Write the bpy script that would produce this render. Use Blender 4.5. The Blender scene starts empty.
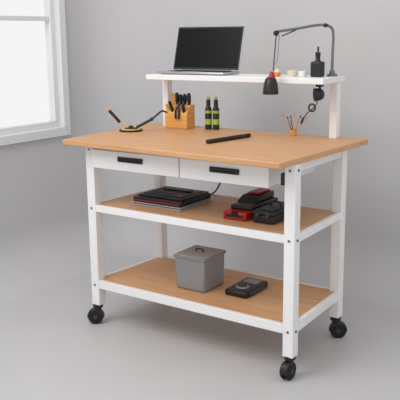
import bpy, bmesh, math, random
from mathutils import Vector, Matrix, Euler
random.seed(3)
scene=bpy.context.scene
try: scene.view_settings.view_transform='Standard'
except Exception: pass
D=bpy.data

def lin(c):
    return tuple(((v/255)/12.92 if v/255<=0.04045 else ((v/255+0.055)/1.055)**2.4) for v in c)
# ---------------- materials ----------------
def mat(name,rgb,rough=.5,metal=0.,spec=.5,var=0.03,scale=30,bump=0.0,emit=0):
    m=D.materials.new(name); m.use_nodes=True; nt=m.node_tree; b=nt.nodes['Principled BSDF']
    b.inputs['Roughness'].default_value=rough; b.inputs['Metallic'].default_value=metal
    b.inputs['Specular IOR Level'].default_value=spec
    tc=nt.nodes.new('ShaderNodeTexCoord'); n=nt.nodes.new('ShaderNodeTexNoise')
    n.inputs['Scale'].default_value=scale; n.inputs['Detail'].default_value=4
    nt.links.new(tc.outputs['Object'],n.inputs['Vector'])
    r=nt.nodes.new('ShaderNodeValToRGB'); c=lin(rgb)
    r.color_ramp.elements[0].position=.3; r.color_ramp.elements[1].position=.7
    r.color_ramp.elements[0].color=(*[max(0,v*(1-var)) for v in c],1)
    r.color_ramp.elements[1].color=(*[min(1,v*(1+var)) for v in c],1)
    nt.links.new(n.outputs['Fac'],r.inputs['Fac']); nt.links.new(r.outputs['Color'],b.inputs['Base Color'])
    if bump:
        bp=nt.nodes.new('ShaderNodeBump'); bp.inputs['Strength'].default_value=bump; bp.inputs['Distance'].default_value=.002
        nt.links.new(n.outputs['Fac'],bp.inputs['Height']); nt.links.new(bp.outputs['Normal'],b.inputs['Normal'])
    return m
def woodmat(name,c1,c2,rough=.45):
    m=D.materials.new(name); m.use_nodes=True; nt=m.node_tree; b=nt.nodes['Principled BSDF']
    b.inputs['Roughness'].default_value=rough; b.inputs['Specular IOR Level'].default_value=.3
    tc=nt.nodes.new('ShaderNodeTexCoord'); mp=nt.nodes.new('ShaderNodeMapping')
    mp.inputs['Scale'].default_value=(1.6,26,26)
    n=nt.nodes.new('ShaderNodeTexNoise'); n.inputs['Scale'].default_value=2.2; n.inputs['Detail'].default_value=6; n.inputs['Distortion'].default_value=.4
    r=nt.nodes.new('ShaderNodeValToRGB')
    r.color_ramp.elements[0].position=.32; r.color_ramp.elements[1].position=.68
    r.color_ramp.elements[0].color=(*lin(c1),1); r.color_ramp.elements[1].color=(*lin(c2),1)
    nt.links.new(tc.outputs['Object'],mp.inputs['Vector']); nt.links.new(mp.outputs['Vector'],n.inputs['Vector'])
    nt.links.new(n.outputs['Fac'],r.inputs['Fac']); nt.links.new(r.outputs['Color'],b.inputs['Base Color'])
    return m
WALL=mat('wall_paint',(196,195,196),.9,var=.03,scale=1.6,spec=.2)
FLOOR=mat('floor_paint',(195,194,195),.42,var=.03,scale=1.8,spec=.3)
WOOD=woodmat('light_oak',(196,147,103),(212,166,122))
WHITE=mat('white_powdercoat',(236,235,234),.4,var=.01)
FRAME=mat('window_frame_paint',(220,221,222),.5,var=.01)
BLACK=mat('black_plastic',(22,22,24),.42,var=.15)
DARK=mat('dark_rubber',(14,14,15),.7,var=.1)
DGREY=mat('dark_grey_plastic',(52,53,56),.5)
GREY=mat('grey_plastic',(138,138,140),.6,var=.02)
LGREY=mat('light_grey_plastic',(172,173,175),.5)
ALU=mat('brushed_aluminium',(190,192,195),.32,metal=.85)
STEEL=mat('steel',(120,122,126),.35,metal=.8)
SCREEN=mat('screen_glass',(7,8,10),.3,var=.1,scale=3,spec=.2)
RED=mat('red_plastic',(170,24,24),.4)
ORANGE=mat('orange_plastic',(226,130,40),.45)
YELLOW=mat('yellow_plastic',(232,184,60),.45)
BEECH=woodmat('beech_orange',(214,150,80),(232,174,102))
LIME=mat('lime_label',(165,185,55),.5)
LED=mat('cream_plastic',(226,214,190),.5)

# ---------------- helpers ----------------
def empty(name,loc=(0,0,0)):
    e=D.objects.new(name,None); scene.collection.objects.link(e); e.location=loc; e.empty_display_size=.05; return e
def finish(bm,name,m,parent=None,smooth=False,bevel=0,seg=2):
    bmesh.ops.recalc_face_normals(bm,faces=bm.faces)
    me=D.meshes.new(name); bm.to_mesh(me); bm.free()
    if m: me.materials.append(m)
    o=D.objects.new(name,me); scene.collection.objects.link(o)
    if bevel:
        b=o.modifiers.new('bevel','BEVEL'); b.width=bevel; b.segments=seg; b.limit_method='ANGLE'; b.angle_limit=.6
    if smooth or bevel:
        for p in me.polygons: p.use_smooth=True
        try:
            me.set_sharp_from_angle(angle=.7)
        except Exception: pass
    if parent:
        o.parent=parent; o.matrix_parent_inverse=Matrix.Translation(-Vector(parent.location))
    return o
def box(name,x0,x1,y0,y1,z0,z1,m,parent=None,bevel=.002,rot=None,taper=0):
    bm=bmesh.new(); bmesh.ops.create_cube(bm,size=1)
    c=Vector(((x0+x1)/2,(y0+y1)/2,(z0+z1)/2)); s=(x1-x0,y1-y0,z1-z0)
    for v in bm.verts:
        k=1-(taper if v.co.z<0 else 0)
        v.co=Vector((v.co.x*s[0]*k,v.co.y*s[1]*k,v.co.z*s[2]))
        if rot: v.co=rot@v.co
        v.co+=c
    return finish(bm,name,m,parent,bevel=bevel)
def prism(name,pts,z0,z1,m,parent=None,bevel=.002):
    bm=bmesh.new(); a=[bm.verts.new((p[0],p[1],z0)) for p in pts]; b=[bm.verts.new((p[0],p[1],z1)) for p in pts]
    bm.faces.new(a); bm.faces.new(b); n=len(pts)
    for i in range(n): bm.faces.new((a[i],a[(i+1)%n],b[(i+1)%n],b[i]))
    return finish(bm,name,m,parent,bevel=bevel)
def xprism(name,pts,x0,x1,m,parent=None,bevel=.003):
    bm=bmesh.new(); a=[bm.verts.new((x0,p[0],p[1])) for p in pts]; b=[bm.verts.new((x1,p[0],p[1])) for p in pts]
    bm.faces.new(a); bm.faces.new(b); n=len(pts)
    for i in range(n): bm.faces.new((a[i],a[(i+1)%n],b[(i+1)%n],b[i]))
    return finish(bm,name,m,parent,bevel=bevel)
def frameof(d):
    d=d.normalized(); a=Vector((0,0,1)) if abs(d.z)<.95 else Vector((1,0,0))
    x=a.cross(d).normalized(); y=d.cross(x); return x,y
def lathe(name,p,axis,prof,m,parent=None,n=32,smooth=True):
    p=Vector(p); axis=Vector(axis).normalized(); x,y=frameof(axis); bm=bmesh.new(); rings=[]
    for t,r in prof:
        if r<1e-6: rings.append([bm.verts.new(p+axis*t)])
        else: rings.append([bm.verts.new(p+axis*t+x*r*math.cos(2*math.pi*i/n)+y*r*math.sin(2*math.pi*i/n)) for i in range(n)])
    for a,b in zip(rings,rings[1:]):
        for i in range(n):
            j=(i+1)%n
            if len(a)==1 and len(b)==1: continue
            if len(a)==1: bm.faces.new((a[0],b[i],b[j]))
            elif len(b)==1: bm.faces.new((a[i],a[j],b[0]))
            else: bm.faces.new((a[i],a[j],b[j],b[i]))
    if len(rings[0])>1: bm.faces.new(rings[0])
    if len(rings[-1])>1: bm.faces.new(rings[-1])
    return finish(bm,name,m,parent,smooth=smooth)
def rod(name,a,b,r,m,parent=None,r2=None,n=20):
    a=Vector(a); b=Vector(b); L=(b-a).length; r2=r if r2 is None else r2
    e=min(r,r2)*.25
    return lathe(name,a,b-a,[(0,r-e),(e,r),(L-e,r2),(L,r2-e)],m,parent,n)
def tube(name,pts,r,m,parent=None,cyc=False,res=8):
    cu=D.curves.new(name,'CURVE'); cu.dimensions='3D'; cu.bevel_depth=r; cu.bevel_resolution=4; cu.use_fill_caps=True; cu.resolution_u=res
    s=cu.splines.new('BEZIER'); s.bezier_points.add(len(pts)-1)
    for bp,p in zip(s.bezier_points,pts):
        bp.co=p; bp.handle_left_type='AUTO'; bp.handle_right_type='AUTO'
    s.use_cyclic_u=cyc
    o=D.objects.new(name,cu); scene.collection.objects.link(o)
    dg=bpy.context.evaluated_depsgraph_get(); me=D.meshes.new_from_object(o.evaluated_get(dg))
    D.objects.remove(o); me.name=name; me.materials.clear(); me.materials.append(m)
    for p in me.polygons: p.use_smooth=True
    o=D.objects.new(name,me); scene.collection.objects.link(o)
    if parent: o.parent=parent; o.matrix_parent_inverse=Matrix.Translation(-Vector(parent.location))
    return o
def Rz(a): return Matrix.Rotation(a,3,'Z')
def Rx(a): return Matrix.Rotation(a,3,'X')

# ---------------- room ----------------
XL=-1.0; YB=1.35; RC=.38; RF=.30; XR=4.2; YF=-2.6; ZT=3.1
WY0,WY1,WZ0,WZ1=-.42,.765,.915,1.98     # window hole in left wall
path=[]
for y in (YF,WY0,WY1,YB-RC): path.append((XL,y,1,0))
for i in range(1,12):
    a=math.pi*(1-i/24.)
    path.append((XL+RC+RC*math.cos(a),YB-RC+RC*math.sin(a),-math.cos(a),-math.sin(a)))
path.append((XL+RC,YB,0,-1)); path.append((XR,YB,0,-1))
prof=[(ZT,0),(WZ1,0),(WZ0,0),(RF,0)]
for i in range(1,12):
    a=i/12*math.pi/2; prof.append((RF-RF*math.sin(a),RF-RF*math.cos(a)))
prof.append((0,RF))
def wall(name,cols):
    bm=bmesh.new(); V={}
    for ci in cols:
        for ri,(z,ins) in enumerate(prof):
            x,y,nx,ny=path[ci]; V[ci,ri]=bm.verts.new((x+nx*ins,y+ny*ins,z))
    for a,b in zip(cols,cols[1:]):
        for ri in range(len(prof)-1):
            if a==1 and ri==1: continue
            bm.faces.new((V[a,ri],V[a,ri+1],V[b,ri+1],V[b,ri]))
    return finish(bm,name,WALL,smooth=True)
nc=len(path); k=9
wall('wall_left',list(range(0,k+1))); wall('wall_back',list(range(k,nc)))
bm=bmesh.new()
fl=[(XL,-4.4)]+[(p[0]+p[2]*RF,p[1]+p[3]*RF) for p in path[0:]]+[(XR,-4.4)]
fl[0]=(XL+RF,-4.4)
a=[bm.verts.new((x,y,0)) for x,y in fl]; b=[bm.verts.new((x,y,-.05)) for x,y in fl]
bm.faces.new(a); bm.faces.new(b)
for i in range(len(a)): bm.faces.new((a[i],a[(i+1)%len(a)],b[(i+1)%len(a)],b[i]))
finish(bm,'floor',FLOOR)

# window in left wall
w=empty('window_1',(XL,.19,1.4))
def yzframe(name,y0,y1,z0,z1,t,x0,x1,m=FRAME):
    box(name+'_bottom',x0,x1,y0,y1,z0,z0+t,m,w,.003); box(name+'_top',x0,x1,y0,y1,z1-t,z1,m,w,.003)
    box(name+'_near',x0,x1,y0,y0+t,z0+t,z1-t,m,w,.003); box(name+'_far',x0,x1,y1-t,y1,z0+t,z1-t,m,w,.003)
yzframe('casing',WY0-.052,WY1+.048,WZ0-.052,WZ1+.052,.056,XL-.02,XL+.028)
yzframe('sash',WY0,WY1,WZ0,WZ1,.045,XL-.07,XL-.015)
box('reveal_sill',XL-.09,XL-.02,WY0,WY1,WZ0-.02,WZ0,FRAME,w,0)
box('mullion',XL-.068,XL-.02,.10,.15,WZ0+.04,WZ1-.04,FRAME,w,.003)
box('glazing_bar_far',XL-.064,XL-.024,.15,WY1-.04,1.604,1.632,FRAME,w,.003)
box('glazing_bar_near',XL-.064,XL-.024,WY0+.04,.10,1.604,1.632,FRAME,w,.003)

# ---------------- workbench ----------------
wb=empty('workbench',(.55,.25,0))
H=.999; t=.026
prism('tabletop',[(-.132,-.114),(1.141,-.182),(1.180,.650),(-.19,.705)],H-.026,H,WOOD,wb,.004)
LX=-.034
legs=[(LX,0),(1.118,-.022),(-.0,.51),(1.097,.51)]
for i,(x,y) in enumerate(legs):
    box('leg_%d'%(i+1),x-t,x+t,y-t,y+t,.112 if i!=1 else .105,H-.026,WHITE,wb,.003)
box('apron_back',0.02,1.08,.49,.51,.90,H-.026,WHITE,wb,.002)
box('apron_right',1.09,1.11,.01,.49,.925,H-.026,WHITE,wb,.002)
prism('apron_left',[(LX-.01,.02),(LX+.01,.02),(.008,.49),(-.012,.49)],.925,H-.026,WHITE,wb,.002)
def shelf(n,zt,h):
    prism(n+'_rail_front',[(LX+.02,-.022),(1.094,-.034),(1.094,-.016),(LX+.02,-.004)],zt-h,zt,WHITE,wb,.002)
    box(n+'_rail_back',.02,1.076,.506,.524,zt-h,zt,WHITE,wb,.002)
    prism(n+'_rail_left',[(LX-.02,.02),(LX,.02),(.0,.49),(-.02,.49)],zt-h,zt,WHITE,wb,.002)
    prism(n+'_rail_right',[(1.112,.0),(1.134,.0),(1.118,.49),(1.100,.49)],zt-h,zt,WHITE,wb,.002)
    prism(n+'_board',[(LX+.005,-.006),(1.112,-.018),(1.102,.506),(-.006,.506)],zt-.02,zt-.003,WOOD,wb,.001)
shelf('middle_shelf',.658,.036); shelf('bottom_shelf',.2515,.045)
for i,(x0,x1) in enumerate(((.002,.537),(.543,1.012))):
    box('drawer_box_%d'%(i+1),x0+.004,x1-.001,-.026,.42,.862,.962,WHITE,wb,.002)
    box('drawer_front_%d'%(i+1),x0,x1,-.044,-.026,.858,.952,WHITE,wb,.003)
    cx=(.25,.79)[i]
    box('drawer_handle_%d'%(i+1),cx-.078,cx+.078,-.052,-.043,.902,.928,BLACK,wb,.004)
    box('drawer_handle_grip_%d'%(i+1),cx-.06,cx+.06,-.056,-.051,.908,.916,DARK,wb,.002)
box('drawer_lock',1.058,1.082,-.02,0.01,.872,.925,BLACK,wb,.003)
for z in (.945,.64,.225):
    for (x,y) in legs[:2]:
        lathe('bolt',(x,y-t,z),(0,-1,0),[(0,.006),(.003,.006),(.004,.004)],STEEL,wb,12)
    lathe('bolt',(1.118+t,-.022,z),(1,0,0),[(0,.006),(.003,.006),(.004,.004)],DGREY,wb,12)
for n,x in (('left',-.005),('right',1.02)):
    box('riser_post_'+n,x-.02,x+.02,.585,.625,H,1.268,WHITE,wb,.002)
box('riser_shelf',-.018,1.035,.43,.68,1.270,1.298,WHITE,wb,.003)
def caster(n,x,y,ang):
    lathe('caster_plate_%d'%n,(x,y,.092),(0,0,1),[(0,.026),(.014,.028),(.0205,.02)],BLACK,wb)
    lathe('caster_stem_%d'%n,(x,y,.076),(0,0,1),[(0,.017),(.022,.017)],DARK,wb,20)
    d=Vector((math.cos(ang),math.sin(ang),0)); s=Vector((-d.y,d.x,0)); c=Vector((x,y,.040))+d*.014
    for k,o in enumerate((-.021,.006)):
        p=c+s*o
        lathe('caster_wheel_%d_%d'%(n,k+1),p,s,[(0,.012),(.0005,.030),(.002,.038),(.004,.040),(.011,.040),(.013,.038),(.0145,.03),(.015,.012)],DARK,wb,36)
        lathe('caster_hub_%d_%d'%(n,k+1),c+s*(-.0225 if k==0 else .0195),s,[(0,.010),(.0025,.012)],DGREY,wb,20)
    bm=bmesh.new(); R1=.045; hw=.020; N=16
    ring=[]
    for i in range(N+1):
        a=math.radians(-5)+math.radians(190)*i/N
        ring.append([bm.verts.new(c+s*ww-d*math.cos(a)*rr+Vector((0,0,math.sin(a)*rr))) for ww,rr in ((-hw,R1-.006),(-hw*.7,R1),(hw*.7,R1),(hw,R1-.006))])
    for A,B in zip(ring,ring[1:]):
        for q in range(3): bm.faces.new((A[q],A[q+1],B[q+1],B[q]))
    o=finish(bm,'caster_hood_%d'%n,BLACK,wb,smooth=True)
    so=o.modifiers.new('s','SOLIDIFY'); so.thickness=.003
    box('caster_fork_%d'%n,c.x-.015,c.x+.015,c.y-.003,c.y+.003,.03,.082,BLACK,wb,.002,Rz(ang))
caster(1,LX-.008,0,math.radians(215)); caster(2,1.118,-.024,math.radians(265)); caster(3,0,.51,math.radians(120)); caster(4,1.097,.51,math.radians(30))

# ---------------- laptop ----------------
lp=empty('laptop',(.235,.55,1.298)); Z=1.298
box('base',.022,.452,.478,.64,Z+.003,Z+.015,ALU,lp,.004)
box('keyboard',.055,.42,.54,.615,Z+.015,Z+.0165,BLACK,lp,.001)
box('trackpad',.18,.30,.487,.53,Z+.015,Z+.0156,LGREY,lp,.0005)
for x in (.05,.42):
    for y in (.495,.62): lathe('foot',(x,y,Z),(0,0,1),[(0,.006),(.004,.006)],DARK,lp,12)
tilt=-.26; Rt=Rx(tilt); hp=Vector((.230,.642,Z+.014))
def lid(name,x0,x1,y0,y1,z0,z1,m,bev):
    bm=bmesh.new(); bmesh.ops.create_cube(bm,size=1)
    for v in bm.verts:
        p=Vector(((x0+x1)/2+v.co.x*(x1-x0),(y0+y1)/2+v.co.y*(y1-y0),(z0+z1)/2+v.co.z*(z1-z0)))
        v.co=hp+Rt@p
    return finish(bm,name,m,lp,bevel=bev)
lid('screen_shell',-.218,.218,-.004,.004,0,.246,ALU,.003)
lid('screen_bezel',-.214,.214,-.006,-.004,.005,.242,BLACK,.001)
lid('screen_display',-.206,.206,-.0068,-.006,.016,.233,SCREEN,0)
rod('hinge',(.07,.642,Z+.013),(.40,.642,Z+.013),.006,DGREY,lp)

# ---------------- clamp desk lamp ----------------
dl=empty('desk_lamp',(.988,.63,Z))
lathe('clamp_base',(.988,.63,Z),(0,0,1),[(0,.026),(.010,.026),(.014,.014),(.03,.012)],STEEL,dl)
tube('pole_and_arm',[(.988,.63,Z+.02),(.988,.63,Z+.12),(.988,.63,Z+.205),(.984,.626,Z+.228),(.968,.608,Z+.243),(.94,.576,Z+.246),(.87,.503,Z+.232),(.80,.425,Z+.218)],.0065,STEEL,dl)
lathe('elbow_joint',(.795,.41,Z+.210),(.6,-.8,0),[(-.011,.010),(-.009,.013),(.009,.013),(.011,.010)],BLACK,dl,20)
lathe('arm_knuckle',(.960,.60,Z+.244),(.6,-.8,0),[(-.009,.010),(.009,.010)],BLACK,dl,20)
rod('drop_rod_1',(.795,.41,Z+.20),(.800,.375,Z+.035),.0028,BLACK,dl)
rod('drop_rod_2',(.808,.418,Z+.20),(.814,.392,Z+.09),.002,STEEL,dl)
rod('drop_rod_link',(.814,.392,Z+.09),(.800,.378,Z+.055),.002,STEEL,dl)
rod('arm_spring',(.86,.49,Z+.224),(.81,.438,Z+.196),.003,DGREY,dl)
hx,hy=.793,.365
lathe('shade_collar',(hx+.003,hy+.004,Z+.032),(0,0,-1),[(0,.005),(.004,.010),(.018,.014),(.028,.018)],RED,dl,24)
lathe('shade',(hx,hy,Z+.006),(0,0,-1),[(0,.016),(.008,.025),(.03,.033),(.06,.037),(.078,.038),(.081,.037),(.079,.032),(.03,.028),(.028,.0)],BLACK,dl,32)
lathe('bulb',(hx,hy,Z-.036),(0,0,-1),[(0,.008),(.012,.016),(.026,.016),(.034,.008),(.035,0)],LED,dl,20)

# ---------------- clip spotlight ----------------
cs=empty('clip_spotlight',(.99,.49,1.27))
ox=.025
box('clip',.950+ox,.980+ox,.475,.505,1.256,1.270,BLACK,cs,.002)
rod('stem',(.965+ox,.49,1.256),(.968+ox,.49,1.225),.006,BLACK,cs)
lathe('head',(.990+ox,.490,1.222),Vector((-.8,-.55,-.05)),[(0,0),(.002,.014),(.01,.024),(.025,.029),(.045,.031),(.050,.031),(.051,.026),(.045,.018),(.044,0)],BLACK,cs,28)
tube('cord',[(.960+ox,.485,1.200),(.950+ox,.49,1.175),(.930+ox,.49,1.15),(.905+ox,.49,1.13),(.880+ox,.49,1.10)],.0025,BLACK,cs)
tube('ring',[(.928+ox+.017*math.cos(a*math.pi/4),.487,1.155+.017*math.sin(a*math.pi/4)) for a in range(8)],.0045,DGREY,cs,cyc=True)
rod('plug',(.882+ox,.49,1.105),(.870+ox,.49,1.075),.005,BLACK,cs)

# ---------------- small things on the riser ----------------
sb=empty('spray_bottle',(.945,.555,Z))
box('body',.914,.974,.535,.58,Z,Z+.074,BLACK,sb,.008)
lathe('neck',(.945,.557,Z+.072),(0,0,1),[(0,.018),(.01,.012),(.025,.011),(.03,.013),(.04,.013)],BLACK,sb,20)
rod('nozzle',(.945,.557,Z+.11),(.945,.557,Z+.145),.005,DGREY,sb)
box('trigger_cap',.932,.956,.551,.563,Z+.108,Z+.118,BLACK,sb,.002)
def cup(name,x,y,r,h,m):
    lathe(name,(x,y,Z),(0,0,1),[(0,r*.75),(.003,r*.8),(h*.6,r),(h,r*1.03),(h,r*.92),(h*.6,r*.88),(.006,r*.7),(.005,0)],m,None,28)
cup('small_bowl',.812,.55,.025,.030,LED); cup('small_bowl.001',.868,.55,.022,.028,WHITE)
gj=empty('glue_pot',(.755,.50,Z))
lathe('pot',(.755,.50,Z),(0,0,1),[(0,.014),(.003,.016),(.018,.016),(.022,.012)],ORANGE,gj,24)
lathe('cap',(.755,.50,Z+.022),(0,0,1),[(0,.012),(.014,.010),(.016,.007)],LED,gj,24)

# ---------------- tool block ----------------
kb=empty('tool_block',(.105,.56,H))
xprism('block',[(.530,H),(.610,H),(.610,H+.13),(.575,H+.13),(.530,H+.090)],.030,.180,BEECH,kb,.004)
box('back_board',.028,.062,.596,.610,H+.10,H+.185,BEECH,kb,.003)
def screwdriver(n,x,z0,L,m):
    lathe('screwdriver_%d'%n,(x,.585,z0),Vector((.05,-.12,1)),[(0,.005),(.004,.009),(L*.25,.0085),(L*.4,.011),(L*.8,.0115),(L*.95,.009),(L,.004)],m,kb,18)
screwdriver(1,.080,H+.115,.080,BLACK); screwdriver(2,.105,H+.12,.066,BLACK); screwdriver(3,.132,H+.115,.074,BLACK); screwdriver(4,.160,H+.115,.080,BLACK)
def pliers(n,x,m,k=1):
    tube('plier_%d_grip_left'%n,[(x,.536,H+.128),(x-.009*k,.524,H+.105),(x-.012*k,.521,H+.08),(x-.009*k,.520,H+.055)],.0055,m,kb)
    tube('plier_%d_grip_right'%n,[(x,.536,H+.128),(x+.009*k,.524,H+.105),(x+.012*k,.521,H+.08),(x+.009*k,.520,H+.055)],.0055,m,kb)
    lathe('plier_%d_pivot'%n,(x,.545,H+.128),(0,-1,.5),[(0,.009),(.014,.009)],DGREY,kb,18)
    rod('plier_%d_jaw'%n,(x,.545,H+.128),(x+.002,.555,H+.155),.007,DGREY,kb,r2=.004)
pliers(1,.122,BLACK)
rod('chisel_handle',(.080,.540,H+.090),(.070,.521,H+.150),.009,BLACK,kb,r2=.0085)
rod('chisel_handle_2',(.158,.538,H+.090),(.165,.518,H+.140),.009,BLACK,kb,r2=.0085)
rod('marker_handle',(.052,.540,H+.09),(.046,.524,H+.135),.007,YELLOW,kb)

# ---------------- bottles ----------------
def bottle(name,x,y,h,cap):
    b=empty(name,(x,y,H))
    lathe('body',(x,y,H),(0,0,1),[(0,.016),(.002,.0185),(h*.62,.0185),(h*.70,.012),(h*.74,.009)],BLACK,b,28)
    lathe('label',(x,y,H+h*.16),(0,0,1),[(0,.0185),(.0005,.0190),(h*.16,.0190),(h*.161,.0185)],LIME,b,28)
    lathe('label_band',(x,y,H+h*.50),(0,0,1),[(0,.0185),(.0005,.0190),(h*.08,.0190),(h*.081,.0185)],LIME,b,28)
    lathe('cap',(x,y,H+h*.73),(0,0,1),[(0,.012),(h*.17,.0115),(h*.19,.009)],BLACK,b,24)
    lathe('tip',(x,y,H+h*.90),(0,0,1),[(0,.010),(h*.07,.008),(h*.10,.004)],cap,b,20)
bottle('glue_bottle',.283,.59,.178,LIME); bottle('glue_bottle.001',.326,.60,.178,LIME)

# ---------------- soldering stand ----------------
hh=empty('soldering_stand',(-.044,.322,H))
lathe('base',(-.044,.322,H),(0,0,1),[(0,.062),(.002,.064),(.008,.064),(.010,.060)],BLACK,hh,40)
lathe('base_pad',(-.044,.322,H+.010),(0,0,1),[(0,.052),(.003,.050)],YELLOW,hh,36)
lathe('base_centre',(-.044,.322,H+.013),(0,0,1),[(0,.036),(.004,.034),(.008,.012),(.016,.010)],BLACK,hh,30)
rod('arm_left_rod',(-.058,.312,H+.02),(-.122,.268,H+.075),.004,YELLOW,hh)
rod('arm_left_grip',(-.092,.289,H+.048),(-.138,.257,H+.112),.0085,BLACK,hh)
rod('arm_left_tip',(-.138,.257,H+.112),(-.146,.252,H+.122),.008,ORANGE,hh,r2=.004)
rod('arm_right_grip',(-.018,.338,H+.02),(.05,.385,H+.062),.0075,BLACK,hh)
rod('arm_right_rod',(.05,.385,H+.062),(.095,.418,H+.108),.005,BLACK,hh)
rod('arm_right_tip',(.095,.418,H+.108),(.125,.435,H+.098),.006,BLACK,hh,r2=.003)
lathe('arm_right_joint',(.052,.386,H+.064),(.57,-.82,0),[(-.010,.010),(.010,.010)],DGREY,hh,18)

# ---------------- marker ----------------
mp_=empty('marker_pen',(.617,.27,H))
a=Vector((.589,.118,H+.0105)); b=Vector((.645,.433,H+.0105)); u=(b-a)
rod('barrel',a,a+u*.80,.0105,BLACK,mp_); rod('cap',a+u*.80,a+u*.97,.0095,DARK,mp_)
rod('tip',a+u*.97,b,.006,STEEL,mp_,r2=.003)
rod('band',a+u*.79,a+u*.81,.011,STEEL,mp_)

# ---------------- brush cup ----------------
x,y=.795,.60
bc=empty('brush_holder',(x,y,H))
lathe('cup',(x,y,H),(0,0,1),[(0,.016),(.002,.018),(.030,.020),(.030,.017),(.004,.014),(.0035,0)],BEECH,bc,24)
for i,(dx,dz,m) in enumerate(((-.055,.10,BEECH),(-.028,.085,STEEL),(.004,.105,BEECH),(.035,.09,ORANGE),(.062,.082,BEECH),(-.012,.09,DGREY))):
    rod('brush_%d'%(i+1),(x+dx*.12,y+dx*.08,H+.012),(x+dx*.82,y+dx*.57,H+dz),.0024,m,bc,r2=.002)
    rod('brush_head_%d'%(i+1),(x+dx*.80,y+dx*.555,H+dz*.98),(x+dx*.93,y+dx*.65,H+dz*1.14),.0034,DGREY if i%2 else ORANGE,bc,r2=.002)

# ---------------- middle shelf: printer ----------------
M=.6555
pr=empty('portable_printer',(.29,.25,M))
box('tray_base',.128,.445,.095,.375,M,M+.007,LGREY,pr,.003)
box('tray_gap',.138,.435,.102,.37,M+.007,M+.012,DARK,pr,.002)
box('tray_lid',.128,.445,.095,.375,M+.012,M+.017,LGREY,pr,.002)
box('body',.138,.440,.102,.375,M+.017,M+.044,BLACK,pr,.005)
box('stripe',.150,.428,.0985,.103,M+.026,M+.031,RED,pr,.0005)
box('body_top',.150,.430,.13,.37,M+.044,M+.052,BLACK,pr,.003)
box('top_plate',.165,.41,.16,.35,M+.052,M+.056,DGREY,pr,.002)
box('paper_slot',.19,.39,.19,.205,M+.0555,M+.057,DARK,pr,.0005)
box('grip_bar',.20,.38,.27,.30,M+.056,M+.064,BLACK,pr,.003)
box('panel',.36,.40,.17,.19,M+.056,M+.058,RED,pr,.0005)
tube('power_cable',[(.500,.36,.862),(.512,.36,.80),(.505,.35,.75),(.478,.34,.71),(.440,.33,.690)],.0042,BLACK,None)

rc=empty('red_toolbox',(.76,.25,M))
box('body',.695,.820,.09,.40,M,M+.040,RED,rc,.006)
box('lid',.705,.822,.14,.40,M+.040,M+.060,BLACK,rc,.006)
xprism('top_tray',[(.20,M+.060),(.40,M+.060),(.40,M+.092),(.26,M+.086)],.70,.80,BLACK,rc,.005)
box('front_band',.712,.805,.086,.093,M+.014,M+.026,BLACK,rc,.002)
box('latch',.745,.775,.082,.092,M+.022,M+.044,DARK,rc,.002)
box('red_trim',.72,.78,.28,.39,M+.090,M+.099,RED,rc,.003)
bk=empty('cordless_drill_case',(.90,.2,M))
box('body',.850,.960,.10,.34,M,M+.038,BLACK,bk,.006)
box('lid',.846,.964,.098,.342,M+.038,M+.058,BLACK,bk,.008)
box('lid_panel',.865,.945,.125,.315,M+.058,M+.062,DGREY,bk,.002)
box('latch_1',.868,.888,.092,.10,M+.03,M+.050,DGREY,bk,.002)
box('latch_2',.922,.942,.092,.10,M+.03,M+.050,DGREY,bk,.002)
tube('handle',[(.880,.22,M+.060),(.882,.22,M+.074),(.930,.22,M+.074),(.932,.22,M+.060)],.005,BLACK,bk)

# ---------------- bottom shelf ----------------
Bz=.2485
bn=empty('storage_bin',(.475,.215,Bz))
box('body',.390,.572,.108,.302,Bz,Bz+.170,GREY,bn,.010,taper=.05)
box('rim',.384,.578,.102,.308,Bz+.164,Bz+.176,GREY,bn,.005)
box('lid',.390,.572,.108,.302,Bz+.176,Bz+.181,LGREY,bn,.003)
tube('lid_handle',[(.458,.205,Bz+.180),(.460,.205,Bz+.192),(.480,.205,Bz+.196),(.500,.205,Bz+.192),(.502,.205,Bz+.180)],.0035,DGREY,bn)
mm=empty('multimeter',(.725,.26,Bz))
box('body',.66,.785,.155,.375,Bz,Bz+.032,BLACK,mm,.008)
box('bumper',.655,.790,.19,.33,Bz,Bz+.024,DGREY,mm,.006)
box('display',.685,.765,.29,.35,Bz+.032,Bz+.036,GREY,mm,.002)
lathe('dial',(.722,.225,Bz+.032),(0,0,1),[(0,.033),(.006,.032),(.007,.028)],GREY,mm,32)
lathe('dial_knob',(.722,.225,Bz+.039),(0,0,1),[(0,.022),(.008,.019)],BLACK,mm,24)

# ---------------- lights ----------------
wd=D.worlds.new('world'); scene.world=wd; wd.use_nodes=True
nt=wd.node_tree; bg=nt.nodes['Background']
bg.inputs['Color'].default_value=(.99,.992,1,1); bg.inputs['Strength'].default_value=.92
def area(name,loc,target,size,power,col=(1,1,1)):
    l=D.lights.new(name,'AREA'); l.shape='SQUARE'; l.size=size; l.energy=power; l.color=col
    o=D.objects.new(name,l); scene.collection.objects.link(o); o.location=loc
    o.rotation_euler=(Vector(target)-Vector(loc)).to_track_quat('-Z','Y').to_euler(); return o
area('softbox_key',(-.2,-1.9,3.1),(.5,.3,.8),1.9,55,(1,.99,.98))

# ---------------- camera ----------------
yaw,pit,f,roll=0.6022,0.2187,740.0,-0.0117
d=Vector((-math.sin(yaw)*math.cos(pit),math.cos(yaw)*math.cos(pit),-math.sin(pit)))
r=Vector((math.cos(yaw),math.sin(yaw),0)); u=r.cross(d)
r2=r*math.cos(roll)+u*math.sin(roll); u2=u*math.cos(roll)-r*math.sin(roll)
cam=D.cameras.new('camera'); co=D.objects.new('camera',cam); scene.collection.objects.link(co)
cam.sensor_width=36; cam.lens=f*36/400
m3=Matrix((r2,u2,-d)).transposed(); co.matrix_world=Matrix.Translation((2.5302,-2.7697,1.501))@m3.to_4x4()
scene.camera=co
